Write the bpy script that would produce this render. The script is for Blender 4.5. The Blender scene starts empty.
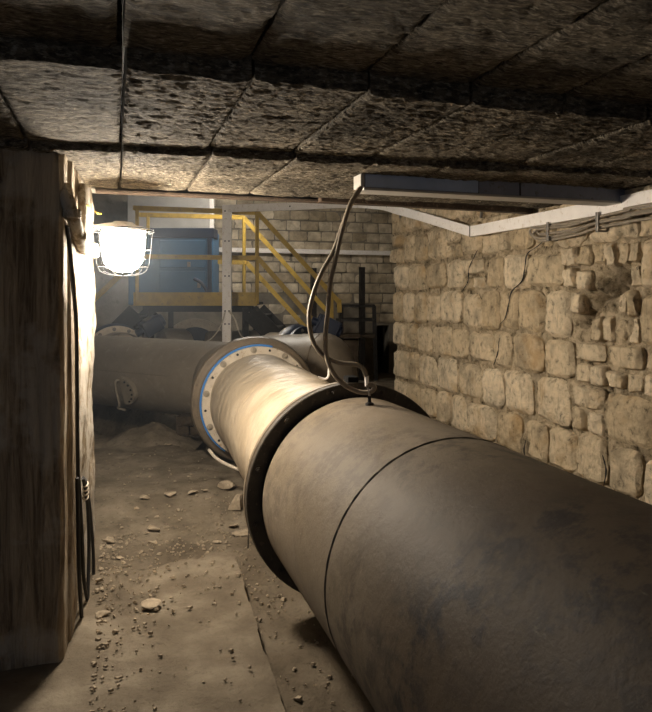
import bpy, bmesh, math, random
from mathutils import Vector, Matrix, noise
random.seed(7)
S = bpy.context.scene
COL = S.collection
# ------------------------------------------------------------------ camera
F, CX, V0, VX = 680.0, 347.0, 293.0, 112.0      # focal length and principal point in pixels of the 652x712 frame
H = 1.58                                         # eye height above the walkway
TH = math.atan((CX - VX) / F)
ST, CT = math.sin(TH), math.cos(TH)
cd = bpy.data.cameras.new('camera'); cam = bpy.data.objects.new('camera', cd); COL.objects.link(cam)
cam.location = (0, 0, H); cam.rotation_euler = (math.pi/2, 0, -TH)
cd.sensor_fit = 'HORIZONTAL'; cd.sensor_width = 36; cd.lens = F*36/652
cd.shift_x = (326-CX)/652; cd.shift_y = -(356-V0)/652; cd.clip_start = .02
S.camera = cam
# ------------------------------------------------------------------ world and exposure
w = bpy.data.worlds.new('world'); S.world = w; w.use_nodes = True
w.node_tree.nodes['Background'].inputs[0].default_value = (.60, .66, .80, 1)
w.node_tree.nodes['Background'].inputs[1].default_value = .19
S.view_settings.view_transform = 'Standard'; S.view_settings.look = 'None'
S.view_settings.gamma = 1; S.view_settings.exposure = 0.0
try: S.view_settings.use_curve_mapping = False
except Exception: pass
HAZE = .011
HALL = 130.0  # radiance of the fill tubes added in the far hall
LAMP = 410.0          # radiance of the glowing lamp glass

# ------------------------------------------------------------------ pixel helpers
def px(u, v, p):                                  # pixel at forward distance p
    r = (u-CX)/F*p
    return Vector((r*CT + p*ST, -r*ST + p*CT, H + (V0-v)/F*p))
def on_z(u, v, z): return px(u, v, (z-H)*F/(V0-v))            # pixel on a horizontal plane
def on_x(u, v, x): return px(u, v, x/((u-CX)/F*CT + ST))
def on_y(u, v, y): return px(u, v, y/(CT-(u-CX)/F*ST))

# ------------------------------------------------------------------ object helpers
def tag(o, label=None, cat=None, group=None, kind=None):
    if label: o['label'] = label
    if cat: o['category'] = cat
    if group: o['group'] = group
    if kind: o['kind'] = kind
    return o
def thing(name, label, cat, loc=(0,0,0), group=None, kind=None):
    o = bpy.data.objects.new(name, None); COL.objects.link(o); o.location = loc
    o.empty_display_size = .05
    return tag(o, label, cat, group, kind)
def obj(name, bm, m, parent=None, smooth=False):
    me = bpy.data.meshes.new(name); bm.normal_update(); bm.to_mesh(me); bm.free()
    if smooth:
        me.polygons.foreach_set('use_smooth', [True]*len(me.polygons))
        try: me.set_sharp_from_angle(angle=math.radians(38))
        except Exception: pass
    for k in (m if isinstance(m, (list, tuple)) else [m]): me.materials.append(k)
    o = bpy.data.objects.new(name, me); COL.objects.link(o)
    if parent is not None: link(o, parent)
    return o
def link(o, parent):
    o.parent = parent
    o.matrix_parent_inverse = Matrix.Translation(parent.location).inverted() if parent.type == 'EMPTY' and parent.parent is None else Matrix()
    return o
def setdown(o, p):                                # move the object's origin to p without moving the mesh
    p = Vector(p); o.data.transform(Matrix.Translation(-p)); o.location = o.location + p
def NB(): return bmesh.new()
def box(bm, lo, hi, bev=0):
    lo, hi = Vector(lo), Vector(hi)
    r = bmesh.ops.create_cube(bm, size=1)
    for v in r['verts']:
        v.co = Vector((lo[i]+(v.co[i]+.5)*(hi[i]-lo[i]) for i in range(3)))
    if bev:
        es = list({e for v in r['verts'] for e in v.link_edges})
        bmesh.ops.bevel(bm, geom=es, offset=bev, segments=2, affect='EDGES', profile=.5)
    return bm
def obox(bm, c, ax, ay, az, hx, hy, hz, bev=0):    # oriented box
    r = bmesh.ops.create_cube(bm, size=2)
    ax, ay, az = [Vector(a).normalized() for a in (ax, ay, az)]
    for v in r['verts']:
        q = v.co.copy(); v.co = Vector(c) + ax*(q.x*hx) + ay*(q.y*hy) + az*(q.z*hz)
    if bev:
        es = list({e for v in r['verts'] for e in v.link_edges})
        bmesh.ops.bevel(bm, geom=es, offset=bev, segments=2, affect='EDGES', profile=.5)
    return bm
def bar(bm, a, b, wx, wz, up=(0,0,1), bev=0):      # rectangular bar from a to b
    a, b = Vector(a), Vector(b); d = (b-a); L = d.length; d.normalize()
    u = Vector(up); s = d.cross(u)
    if s.length < 1e-4: s = d.cross(Vector((1,0,0)))
    s.normalize(); u = s.cross(d)
    return obox(bm, (a+b)/2, s, d, u, wx/2, L/2, wz/2, bev)
def frame(d):
    d = Vector(d).normalized(); u = Vector((0,0,1)) if abs(d.z) < .9 else Vector((1,0,0))
    s = d.cross(u).normalized(); return d, s, s.cross(d)
def lathe(bm, o, d, prof, seg=64, a0=0.0, a1=None, fn=None):
    """revolve (t, r) pairs about the axis o + t*d"""
    o = Vector(o); d, s, u = frame(d)
    full = a1 is None; n = seg if full else seg+1; a1 = a0+2*math.pi if full else a1
    rings = []
    for t, r in prof:
        ring = []
        for i in range(n):
            a = a0+(a1-a0)*i/seg; rr = r + (fn(t, a) if fn else 0)
            ring.append(bm.verts.new(o + d*t + s*(rr*math.cos(a)) + u*(rr*math.sin(a))))
        rings.append(ring)
    for A, B in zip(rings, rings[1:]):
        for i in range(seg):
            j = (i+1) % n
            bm.faces.new((A[i], A[j], B[j], B[i]))
    return bm
def spline(pts, n=8):
    pts = [Vector(p) for p in pts]; P = [pts[0]*2-pts[1]]+pts+[pts[-1]*2-pts[-2]]; out = []
    for i in range(1, len(P)-2):
        for k in range(n):
            t = k/n; a, b, c, d = P[i-1:i+3]
            out.append(.5*((2*b)+(c-a)*t+(2*a-5*b+4*c-d)*t*t+(3*b-a-3*c+d)*t**3))
    return out+[pts[-1]]
def tube(bm, pts, r, seg=8, n=8, smooth=True):
    P = spline(pts, n) if smooth and len(pts) > 2 else [Vector(p) for p in pts]
    d = (P[1]-P[0]).normalized(); _, s, u = frame(d); rings = []
    for i, p in enumerate(P):
        nd = (P[min(i+1, len(P)-1)]-P[max(i-1, 0)]).normalized()
        q = d.rotation_difference(nd); s = q @ s; u = q @ u; d = nd
        rr = r(i/(len(P)-1)) if callable(r) else r
        rings.append([bm.verts.new(p + s*(rr*math.cos(2*math.pi*k/seg)) + u*(rr*math.sin(2*math.pi*k/seg))) for k in range(seg)])
    for A, B in zip(rings, rings[1:]):
        for k in range(seg): bm.faces.new((A[k], A[(k+1) % seg], B[(k+1) % seg], B[k]))
    bm.faces.new(rings[0][::-1]); bm.faces.new(rings[-1])
    return bm
def prism(bm, o, ax, ay, az, poly, th):            # polygon in (ax, ay), thickness th along az
    o, ax, ay, az = Vector(o), Vector(ax), Vector(ay), Vector(az)
    lo = [bm.verts.new(o+ax*x+ay*y) for x, y in poly]; hi = [bm.verts.new(o+ax*x+ay*y+az*th) for x, y in poly]
    bm.faces.new(lo[::-1]); bm.faces.new(hi); n = len(poly)
    for i in range(n): bm.faces.new((lo[i], lo[(i+1) % n], hi[(i+1) % n], hi[i]))
    bmesh.ops.recalc_face_normals(bm, faces=bm.faces[:])
    return bm
def hexbolt(bm, c, d, r, h):
    c = Vector(c); d, s, u = frame(d)
    lathe(bm, c, d, [(0, r*1.55), (h*.18, r*1.55), (h*.18, 0.001)], 16)
    ring = [[bm.verts.new(c+d*t+s*(r*math.cos(i*math.pi/3))+u*(r*math.sin(i*math.pi/3))) for i in range(6)] for t in (h*.15, h)]
    for i in range(6): bm.faces.new((ring[0][i], ring[0][(i+1) % 6], ring[1][(i+1) % 6], ring[1][i]))
    bm.faces.new(ring[1])
    lathe(bm, c, d, [(h, r*.5), (h*1.5, r*.5), (h*1.5, .0005)], 8)
    return bm
def fbm(p, o=4): return noise.fractal(Vector(p), 1.0, 2.0, o)
def grid(bm, nx, ny, fn):
    V = [[bm.verts.new(fn(i/nx, j/ny)) for j in range(ny+1)] for i in range(nx+1)]
    for i in range(nx):
        for j in range(ny): bm.faces.new((V[i][j], V[i+1][j], V[i+1][j+1], V[i][j+1]))
    return V

# ------------------------------------------------------------------ materials
class N:
    def __init__(s, name):
        s.m = bpy.data.materials.new(name); s.m.use_nodes = True; s.t = s.m.node_tree
        s.b = s.t.nodes['Principled BSDF']; s.c = s.t.nodes.new('ShaderNodeTexCoord')
    def n(s, typ, **k):
        x = s.t.nodes.new(typ)
        for a, b in k.items(): setattr(x, a, b)
        return x
    def l(s, a, b): s.t.links.new(a, b)
    def co(s, scale=(1,1,1), obj=True, loc=(0,0,0)):
        m = s.n('ShaderNodeMapping'); m.inputs['Scale'].default_value = scale; m.inputs['Location'].default_value = loc
        s.l(s.c.outputs['Object' if obj else 'Generated'], m.inputs['Vector']); return m.outputs[0]
    def noise(s, sc, det=8, rough=.6, scale=(1,1,1), loc=(0,0,0), dist=0):
        x = s.n('ShaderNodeTexNoise'); x.inputs['Scale'].default_value = sc; x.inputs['Detail'].default_value = det
        x.inputs['Roughness'].default_value = rough; x.inputs['Distortion'].default_value = dist
        s.l(s.co(scale, True, loc), x.inputs['Vector']); return x.outputs['Fac']
    def ramp(s, fac, stops):
        r = s.n('ShaderNodeValToRGB'); e = r.color_ramp.elements
        while len(e) < len(stops): e.new(.5)
        for k, (p, c) in zip(e, stops):
            k.position = p; k.color = (c, c, c, 1) if isinstance(c, (int, float)) else (*c, 1)
        s.l(fac, r.inputs['Fac']); return r.outputs['Color']
    def mix(s, fac, a, b, typ='MIX'):
        x = s.n('ShaderNodeMix', data_type='RGBA', blend_type=typ)
        for v, i in ((fac, 0), (a, 6), (b, 7)):
            if isinstance(v, (int, float)): x.inputs[i].default_value = v
            elif isinstance(v, tuple): x.inputs[i].default_value = (*v, 1)
            else: s.l(v, x.inputs[i])
        return x.outputs[2]
    def math(s, op, a, b=0):
        x = s.n('ShaderNodeMath', operation=op)
        for v, i in ((a, 0), (b, 1)):
            if isinstance(v, (int, float)): x.inputs[i].default_value = v
            else: s.l(v, x.inputs[i])
        return x.outputs[0]
    def bump(s, h, st=.5, dist=.02, prev=None):
        x = s.n('ShaderNodeBump'); x.inputs['Strength'].default_value = st; x.inputs['Distance'].default_value = dist
        s.l(h, x.inputs['Height'])
        if prev is not None: s.l(prev, x.inputs['Normal'])
        s.l(x.outputs[0], s.b.inputs['Normal']); return x.outputs[0]
    def fin(s, col=None, rough=.6, metal=0, spec=None):
        if col is not None:
            if isinstance(col, tuple): s.b.inputs['Base Color'].default_value = (*col, 1)
            else: s.l(col, s.b.inputs['Base Color'])
        if isinstance(rough, (int, float)): s.b.inputs['Roughness'].default_value = rough
        else: s.l(rough, s.b.inputs['Roughness'])
        s.b.inputs['Metallic'].default_value = metal
        if spec is not None: s.b.inputs['Specular IOR Level'].default_value = spec
        return s.m
    def rnd(s): return s.n('ShaderNodeObjectInfo').outputs['Random']

def paint(name, c, rough=.5, var=.25, sc=9, spots=None, spec=.5, metal=0, bump=.15):
    k = N(name); d = tuple(x*(1-var) for x in c)
    col = k.mix(k.ramp(k.noise(sc, 8, .65), [(.35, 0), (.65, 1)]), d, c)
    if spots:
        col = k.mix(k.ramp(k.noise(sc*2.3, 9, .7, loc=(3,1,7)), [(.56, 0), (.66, 1)]), col, spots)
    k.bump(k.noise(sc*5, 6, .6), bump, .004)
    return k.fin(col, rough, metal, spec)

def m_stone():
    k = N('limestone'); a = k.mix(k.rnd(), (.56, .44, .28), (.82, .68, .48))
    n1 = k.noise(20, 10, .66); n2 = k.noise(34, 8, .66, scale=(1, 1, .22), loc=(2,5,1)); n3 = k.noise(5, 6, .6, loc=(9,5,1))
    v = k.ramp(n1, [(.33, .34), (.42, .82), (.56, 1)])
    v = k.mix(1, v, k.ramp(n2, [(.35, .72), (.46, 1)]), 'MULTIPLY')
    v = k.mix(1, v, k.ramp(n3, [(.34, .62), (.52, 1)]), 'MULTIPLY')
    col = k.mix(1, a, v, 'MULTIPLY')
    col = k.mix(k.ramp(k.noise(3.3, 5, .6, loc=(1,7,3)), [(.55, 0), (.7, .55)]), col, (.40, .24, .09))
    b = k.bump(n1, .9, .045); b = k.bump(n2, .5, .02, b); k.bump(k.noise(90, 6, .7), .6, .008, b)
    return k.fin(col, .92, 0, .15)
def m_mortar():
    k = N('crumbling_mortar'); n1 = k.noise(17, 12, .7); n2 = k.noise(5, 6, .6, loc=(4,4,4))
    col = k.ramp(n1, [(.35, (.075, .056, .033)), (.43, (.34, .265, .165)), (.56, (.62, .50, .34))])
    col = k.mix(1, col, k.ramp(n2, [(.34, .6), (.54, 1)]), 'MULTIPLY')
    b = k.bump(n1, 1, .06); k.bump(k.noise(80, 6, .7), .8, .012, b)
    return k.fin(col, .95, 0, .15)
def m_brick():
    k = N('pale_brick'); a = k.mix(k.rnd(), (.42, .34, .23), (.70, .60, .45))
    col = k.mix(k.ramp(k.noise(6, 8, .65), [(.38, 0), (.62, 1)]), k.mix(.5, a, (.09, .075, .055)), a)
    k.bump(k.noise(20, 8, .7), .7, .02)
    return k.fin(col, .9, 0, .2)
def m_ceil():
    k = N('old_fibre_board')
    st = k.noise(46, 10, .7, scale=(.4, 1.25, 1), dist=.4); fl = k.noise(85, 6, .65, scale=(.4, 1.2, 1), loc=(3,3,3)); big = k.noise(3, 6, .62)
    col = k.ramp(st, [(.36, (.045, .036, .025)), (.46, (.15, .12, .08)), (.57, (.29, .24, .17))])
    col = k.mix(k.ramp(fl, [(.52, 0), (.66, 1)]), col, (.62, .54, .41))
    col = k.mix(k.ramp(fl, [(.34, .7), (.45, 0)]), col, (.02, .016, .011))
    col = k.mix(1, col, k.ramp(big, [(.36, .42), (.6, 1)]), 'MULTIPLY')
    b = k.bump(st, .9, .045); k.bump(fl, 1, .02, b)
    return k.fin(col, .85, 0, .25)
def m_floor():
    k = N('dusty_ground')
    f = k.noise(3.2, 10, .62); g = k.noise(22, 10, .7, loc=(4,4,4))
    col = k.ramp(f, [(.3, (.10, .08, .055)), (.5, (.185, .15, .105)), (.7, (.27, .225, .165))])
    col = k.mix(k.ramp(g, [(.33, .75), (.45, 0)]), col, (.06, .048, .034))
    col = k.mix(k.ramp(g, [(.6, 0), (.75, .5)]), col, (.36, .30, .215))
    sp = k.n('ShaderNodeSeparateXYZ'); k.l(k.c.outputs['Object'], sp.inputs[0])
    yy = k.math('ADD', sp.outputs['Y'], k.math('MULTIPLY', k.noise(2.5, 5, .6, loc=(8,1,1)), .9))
    fading = k.math('MULTIPLY', k.ramp(k.math('MULTIPLY', yy, .1), [(.50, 1), (.545, 0)]), .55)  # soil mixed darker on the near side
    col = k.mix(fading, col, (.055, .04, .025))
    b = k.bump(g, .6, .03); k.bump(k.noise(120, 5, .7), .35, .006, b)
    return k.fin(col, .93, 0, .2)
def m_slab():
    k = N('dusty_concrete')
    f = k.noise(3.5, 10, .6, loc=(1,7,2)); g = k.noise(17, 10, .68, loc=(4,1,4))
    col = k.ramp(f, [(.3, (.085, .066, .044)), (.5, (.14, .112, .077)), (.68, (.215, .178, .128))])
    col = k.mix(k.ramp(g, [(.3, .7), (.42, 0)]), col, (.09, .07, .05))
    b = k.bump(k.noise(6, 10, .68), .5, .05); b = k.bump(g, .5, .02, b); k.bump(k.noise(110, 6, .7), .4, .005, b)
    return k.fin(col, .9, 0, .25)
def m_white():
    k = N('flaking_whitewash')
    f = k.noise(7, 10, .7, scale=(1, 1, .45)); g = k.noise(24, 9, .7, scale=(1,1,.3), loc=(3,3,3))
    col = k.mix(k.ramp(f, [(.42, 0), (.5, 1)]), (.19, .145, .09), (.40, .36, .30))
    col = k.mix(k.ramp(g, [(.34, .9), (.42, 0)]), col, (.13, .095, .06))
    b = k.bump(f, .8, .03); k.bump(g, .7, .015, b)
    return k.fin(col, .9, 0, .2)
def m_wood():
    k = N('weathered_plank')
    f = k.noise(9, 10, .7, scale=(3, 1.6, .22), dist=.8); g = k.noise(3, 6, .6)
    col = k.ramp(f, [(.33, (.06, .042, .026)), (.46, (.23, .17, .11)), (.6, (.42, .33, .22)), (.75, (.6, .5, .37))])
    col = k.mix(k.ramp(g, [(.52, 0), (.6, .6)]), col, (.5, .44, .35))
    b = k.bump(f, 1, .04)
    return k.fin(col, .85, 0, .25)
def m_nearpipe():
    k = N('grimy_shaded_pipe')
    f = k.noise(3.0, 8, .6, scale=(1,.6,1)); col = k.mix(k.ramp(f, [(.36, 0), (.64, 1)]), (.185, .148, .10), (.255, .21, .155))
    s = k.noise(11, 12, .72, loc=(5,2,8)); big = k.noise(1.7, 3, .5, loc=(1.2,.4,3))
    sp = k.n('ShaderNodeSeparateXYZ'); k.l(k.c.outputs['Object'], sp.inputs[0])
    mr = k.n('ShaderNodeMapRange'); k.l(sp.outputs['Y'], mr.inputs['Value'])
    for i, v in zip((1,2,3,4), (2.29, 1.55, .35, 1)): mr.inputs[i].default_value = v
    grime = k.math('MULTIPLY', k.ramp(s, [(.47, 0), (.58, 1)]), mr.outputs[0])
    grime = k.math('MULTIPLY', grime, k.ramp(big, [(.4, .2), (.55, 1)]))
    col = k.mix(k.math('MULTIPLY', mr.outputs[0], .93), col, (.058, .040, .024))  # darker towards the camera: grime and light falloff painted together
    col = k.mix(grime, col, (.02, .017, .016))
    col = k.mix(k.ramp(k.noise(13, 6, .7, loc=(8,8,2)), [(.69, 0), (.72, .8)]), col, (.05, .04, .03))
    col = k.mix(k.ramp(k.noise(26, 8, .7, scale=(1,.3,1)), [(.64, 0), (.8, .4)]), col, (.42, .37, .29))
    b = k.bump(s, .25, .02); k.bump(k.noise(60, 5, .6), .2, .003, b)
    return k.fin(col, k.ramp(f, [(.3, .55), (.7, .7)]), 0, .14)
def m_whitepipe():
    k = N('dented_cream_paint')
    f = k.noise(2.4, 7, .6, scale=(1,1.3,1)); col = k.mix(k.ramp(f, [(.38, 0), (.6, 1)]), (.34, .27, .185), (.46, .38, .275))
    col = k.mix(k.ramp(k.noise(9, 10, .7, scale=(1,.4,1), loc=(2,2,2)), [(.58, 0), (.72, .7)]), col, (.25, .175, .10))
    b = k.bump(k.noise(3.2, 3, .5, scale=(1,1.6,1)), .5, .1); k.bump(k.noise(40, 6, .6), .2, .004, b)
    return k.fin(col, .42, 0, .45)
M = {}
M['stone'] = m_stone(); M['mortar'] = m_mortar(); M['brick'] = m_brick(); M['ceil'] = m_ceil()
M['floor'] = m_floor(); M['slab'] = m_slab(); M['white'] = m_white(); M['wood'] = m_wood()
M['npipe'] = m_nearpipe(); M['wpipe'] = m_whitepipe()
M['lpipe'] = paint('brown_grey_pipe', (.28, .235, .18), .42, .2, 4, (.34, .29, .23), .4)
M['hatch'] = paint('hatch_lightened', (.33, .28, .21), .5, .25, 9, None, .4)  # paler than the pipe, standing in for the shading that picks out the hatch
M['collar'] = paint('brown_collar', (.21, .165, .115), .4, .35, 6, (.12, .09, .06), .5)
M['dflange'] = paint('dark_flange', (.060, .048, .034), .5, .35, 12, (.11, .085, .055), .4)
M['wflange'] = paint('cream_flange', (.60, .52, .41), .5, .2, 14, (.33, .22, .12), .4)
M['blue'] = paint('blue_gasket', (.035, .20, .55), .45, .15, 20, None, .4)
M['dblue'] = paint('dark_blue_enamel', (.012, .022, .052), .4, .3, 8, None, .5)
M['cab'] = paint('cabinet_blue', (.045, .135, .26), .45, .15, 4, None, .4)
M['yellow'] = paint('yellow_paint', (.50, .33, .05), .55, .3, 7, (.27, .18, .05), .4)
M['wsteel'] = paint('white_enamelled_steel', (.88, .83, .78), .5, .08, 12, (.66, .58, .49), .4)
M['cage'] = paint('dark_cage_wire', (.010, .010, .010), .9, .1, 9, None, .05)
M['hole'] = paint('dark_hole', (.012, .011, .010), .8, .1)
M['black'] = paint('black_rubber', (.016, .014, .012), .6, .3, 20)
M['steel'] = paint('worn_steel', (.30, .28, .25), .45, .4, 20, (.16, .10, .06), .5, .6)
M['rust'] = paint('rusty_iron', (.075, .05, .032), .75, .5, 16, (.16, .11, .07), .3)
M['darkiron'] = paint('dark_iron', (.020, .017, .015), .7, .4, 9, (.05, .038, .028), .3)
M['trunk'] = paint('grey_trunking', (.24, .25, .30), .45, .2, 10, (.13, .11, .09), .4)
M['trunkb'] = paint('blue_light_tint', (.42, .50, .66), .4, .15, 10, None, .4)  # bluish daylight on the channel face, put into the colour
M['trunkl'] = paint('pale_trunking_end', (.46, .43, .38), .5, .2, 10, None, .4)
M['hose'] = paint('beige_hose', (.21, .17, .12), .5, .25, 25, None, .4)
M['cable'] = paint('grey_cable', (.29, .245, .185), .55, .3, 25, None, .4)
M['wire'] = paint('pale_wire', (.55, .48, .38), .5, .2, 25)
M['rubble'] = paint('pale_rubble', (.40, .325, .23), .92, .4, 16, (.22, .165, .11), .2, 0, .7)
M['board'] = paint('pale_board', (.42, .40, .37), .7, .15, 5, None, .3)
M['plaster'] = paint('grey_plaster', (.26, .225, .175), .9, .5, 2.5, (.14, .115, .085), .2, 0, .8)
M['timber'] = paint('dark_timber', (.085, .062, .04), .85, .5, 12, None, .2, 0, .6)
g = N('lamp_glass'); g.b.inputs['Emission Color'].default_value = (1, .885, .735, 1); g.b.inputs['Emission Strength'].default_value = LAMP
M['glow'] = g.fin((.9, .9, .9), .3)

g = N('fill_tube_glow'); g.b.inputs['Emission Color'].default_value = (1, .93, .82, 1); g.b.inputs['Emission Strength'].default_value = HALL  # glow of the added tubes that brighten the far hall
M['tube'] = g.fin((.9, .9, .9), .3)
# ================================================================== SETTING
AX, AZ = 1.20, H-1.04                              # axis of the main pipeline (runs along +Y)
XL, XR = -.10, 2.85                                # faces of the left pier and the right wall
YB = 4.25                                          # far edge of the low ceiling
YW = 12.6                                          # back wall
# ---- ground
def dip(x, y):                                     # hollow under the pipe that runs off to the left
    if x > 1.15: return 0
    d = abs((x-1.285)*.78+(y-7.8)*.626); return .42*max(0, min(1, (.75-d)/.22))*max(0, min(1, (1.15-x)/.3))
def ground_z(x, y):
    z = -.10 + .035*fbm((x*1.3, y*1.3, 0)) + .02*fbm((x*5, y*5, 3))
    if y > 5.0: z += min(1, (y-5.0)/.6)*.07-.12*max(0, min(1, (y-7.5)/.6))
    return z-dip(x, y)
bm = NB(); grid(bm, 200, 196, lambda a, b: Vector((-4+10.5*a, -1.6+9.8*b, ground_z(-4+10.5*a, -1.6+9.8*b))))
floor = tag(obj('floor', bm, M['floor'], None, True), 'dusty dark earth floor under and around the pipes', kind='structure')
bm = NB(); grid(bm, 110, 70, lambda a, b: Vector((-4+10.5*a, 7.2+5.7*b, -.035+.02*fbm((a*9, b*9, 5))-.12*max(0, 1-b*7)-dip(-4+10.5*a, 7.2+5.7*b))))
obj('rear_ground', bm, M['floor'], floor, True)
# ---- concrete walkway
def slab_edge(y): return .66 + .035*(y-2.9)/1.5*2 + .02*fbm((0, y*2.2, 9))
bm = NB()
def slabf(a, b):
    y = -1.5+6.0*b; x0, x1 = -.6, slab_edge(y); x = x0+(x1-x0)*min(1, a*1.03)
    z = .0+.012*fbm((x*2.5, y*2.5, 1))+.006*fbm((x*9, y*9, 2))
    yy = y
    if y > 3.7: z -= .09*min(1, max(0, (y-4.1-.1*x-.2*fbm((x*2.5, 2, 4))-.03*fbm((x*15, 2, 4)))/.10))
    if a > .972: z = -.16; x += .02
    return Vector((x, yy, z))
grid(bm, 44, 240, slabf)
obj('walkway_slab', bm, M['slab'], floor, True)
# ---- left pier: weathered planking in front, whitewashed masonry at the far end
PY0, PX0, PSL = 3.15, -.20, .08                    # near corner of the pier and the slant of its face
def pier_x(y): return PX0+PSL*(y-PY0)
def pier(bm, y0, y1, off, xl=-1.6, amp=.012, seed=0, zs=1.0):
    ny, nz = max(8, int((y1-y0)/.018)), 120
    def f(a, b):
        y = y0+(y1-y0)*a; z = -.12+2.45*b
        d = amp*fbm((seed, y*4, z*1.8*zs), 5)+amp*.6*fbm((seed+4, y*18, z*6*zs))
        e = min(a, 1-a)*(y1-y0)
        return Vector((pier_x(y)+off+d-.02*math.exp(-(e/.012)**2), y+.010*fbm((seed+8, y, z*4)), z))
    V = grid(bm, ny, nz, f)
    for col_, yy in ((V[0], y0), (V[-1], y1)):
        back = [bm.verts.new((xl, yy, v.co.z)) for v in col_]
        for j in range(nz):
            q = (col_[j], col_[j+1], back[j+1], back[j]); bm.faces.new(q if yy == y0 else q[::-1])
    bmesh.ops.recalc_face_normals(bm, faces=bm.faces[:])
bm = NB(); pier(bm, 3.70, 4.40, -.004, amp=.016, seed=2)
wall_left = tag(obj('wall_left', bm, M['white'], None, True), 'flaking whitewashed pier at the left of the walkway, beside the lamp', kind='structure')
ye = [3.15, 3.30, 3.47, 3.66]
for i in range(3):
    bm = NB(); pier(bm, ye[i]+.003, ye[i+1]-.003, .004+.008*(i % 2), amp=.009, seed=20+i*3, zs=.5)
    obj('plank', bm, M['wood'], wall_left, True)
bm = NB(); box(bm, (-1.6, 3.62, -.12), (pier_x(3.66)-.035, 3.74, 2.33)); obj('joint_fill', bm, M['darkiron'], wall_left)
# ---- low ceiling of fibre boards, stepping down away from the camera
bm = NB(); box(bm, (-1.7, -1.7, H+.80), (3.1, YB+.1, H+.95))
ceiling = tag(obj('ceiling', bm, M['darkiron'], None), 'low dark ceiling of rough boards stepping down towards the lamp', kind='structure')
rows = [(lambda x: -1.7, lambda x: .72, .75), (lambda x: .72, lambda x: 2.02, .69),
        (lambda x: 2.02, lambda x: 3.06-.09*x, .632), (lambda x: 3.06-.09*x, lambda x: 4.09, .60)]
edges = [-1.47+.37*i for i in range(13)]
for ri, (ya, yb, zr) in enumerate(rows):
    for bi in range(len(edges)-1):
        x0, x1 = edges[bi]+random.uniform(0, .008), edges[bi+1]-random.uniform(.002, .012)
        x0 += .012*ri; x1 += .012*ri
        dz = random.uniform(-.004, .006); sd = ri*37+bi*11
        nx, ny = (32, int((yb(x0)-ya(x0))/.010)) if ri > 1 else (16, int((yb(x0)-ya(x0))/.03))
        bm = NB()
        def f(a, b):
            x = x0+(x1-x0)*a; y = ya(x)+(yb(x)-ya(x))*b
            d = .006*noise.fractal(Vector((x*9, y*24, sd)), .3, 2.1, 5)
            if bi == 3 and ri == 2: d *= .6
            e = min(a*(x1-x0), (1-a)*(x1-x0)); d += .014*math.exp(-(e/.008)**2)*random.uniform(.2, .9)
            ed = min(b, 1-b)*(yb(x)-ya(x)); yj = .012*fbm((x*9, sd, 2)) if ed < .01 else 0
            return Vector((x, y+yj, H+zr+dz+d))
        V = grid(bm, nx, ny, f)
        ring = [V[i][0] for i in range(nx+1)]+[V[nx][j] for j in range(1, ny+1)]+[V[i][ny] for i in range(nx-1, -1, -1)]+[V[0][j] for j in range(ny-1, 0, -1)]
        top = [bm.verts.new((v.co.x, v.co.y, H+.81)) for v in ring]
        for i in range(len(ring)):
            j = (i+1) % len(ring); bm.faces.new((ring[i], ring[j], top[j], top[i]))
        bmesh.ops.recalc_face_normals(bm, faces=bm.faces[:])
        obj('ceiling_board', bm, M['ceil'], ceiling, True)
# edge of the low ceiling: bulkhead of the far hall
bm = NB(); box(bm, (-1.7, YB+.03, H+.615), (6.5, YB+.22, H+2.2))
tag(obj('wall_bulkhead', bm, M['plaster'], None), 'plastered bulkhead above the far edge of the low ceiling', kind='structure')
# ---- right wall: recessed mortar with squared limestone blocks
bm = NB()
PITS = [(on_x(u, v, XR), r_, k_) for u, v, r_, k_ in ((614, 281, .06, .16), (604, 291, .045, .12), (590, 303, .05, .14), (581, 318, .045, .12), (455, 283, .035, .08), (470, 270, .04, .09), (562, 432, .04, .1), (606, 478, .04, .12), (599, 385, .05, .08))]
def wallf(a, b):
    y = -1.6+8.32*a; z = -.16+2.45*b
    d = .027+.026*fbm((y*3.4, z*3.4, 3), 5)+.013*fbm((y*13, z*13, 7))
    for c_, r_, k_ in PITS:
        e = (y-c_.y)**2+(z-c_.z)**2
        if e < 9*r_*r_: d += 2*k_*math.exp(-e/(r_*r_)*(1+.6*fbm((y*9, z*9, 1))))
    return Vector((XR+d, y, z))
V = grid(bm, 340, 120, wallf)
far = V[-1]; back = [bm.verts.new((6.4, v.co.y, v.co.z)) for v in far]
for j in range(120): bm.faces.new((far[j], back[j], back[j+1], far[j+1]))
bmesh.ops.recalc_face_normals(bm, faces=bm.faces[:])
wall_right = tag(obj('wall_right', bm, M['mortar'], None, True), 'old wall of squared limestone blocks in crumbling mortar behind the pipe', kind='structure')
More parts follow.
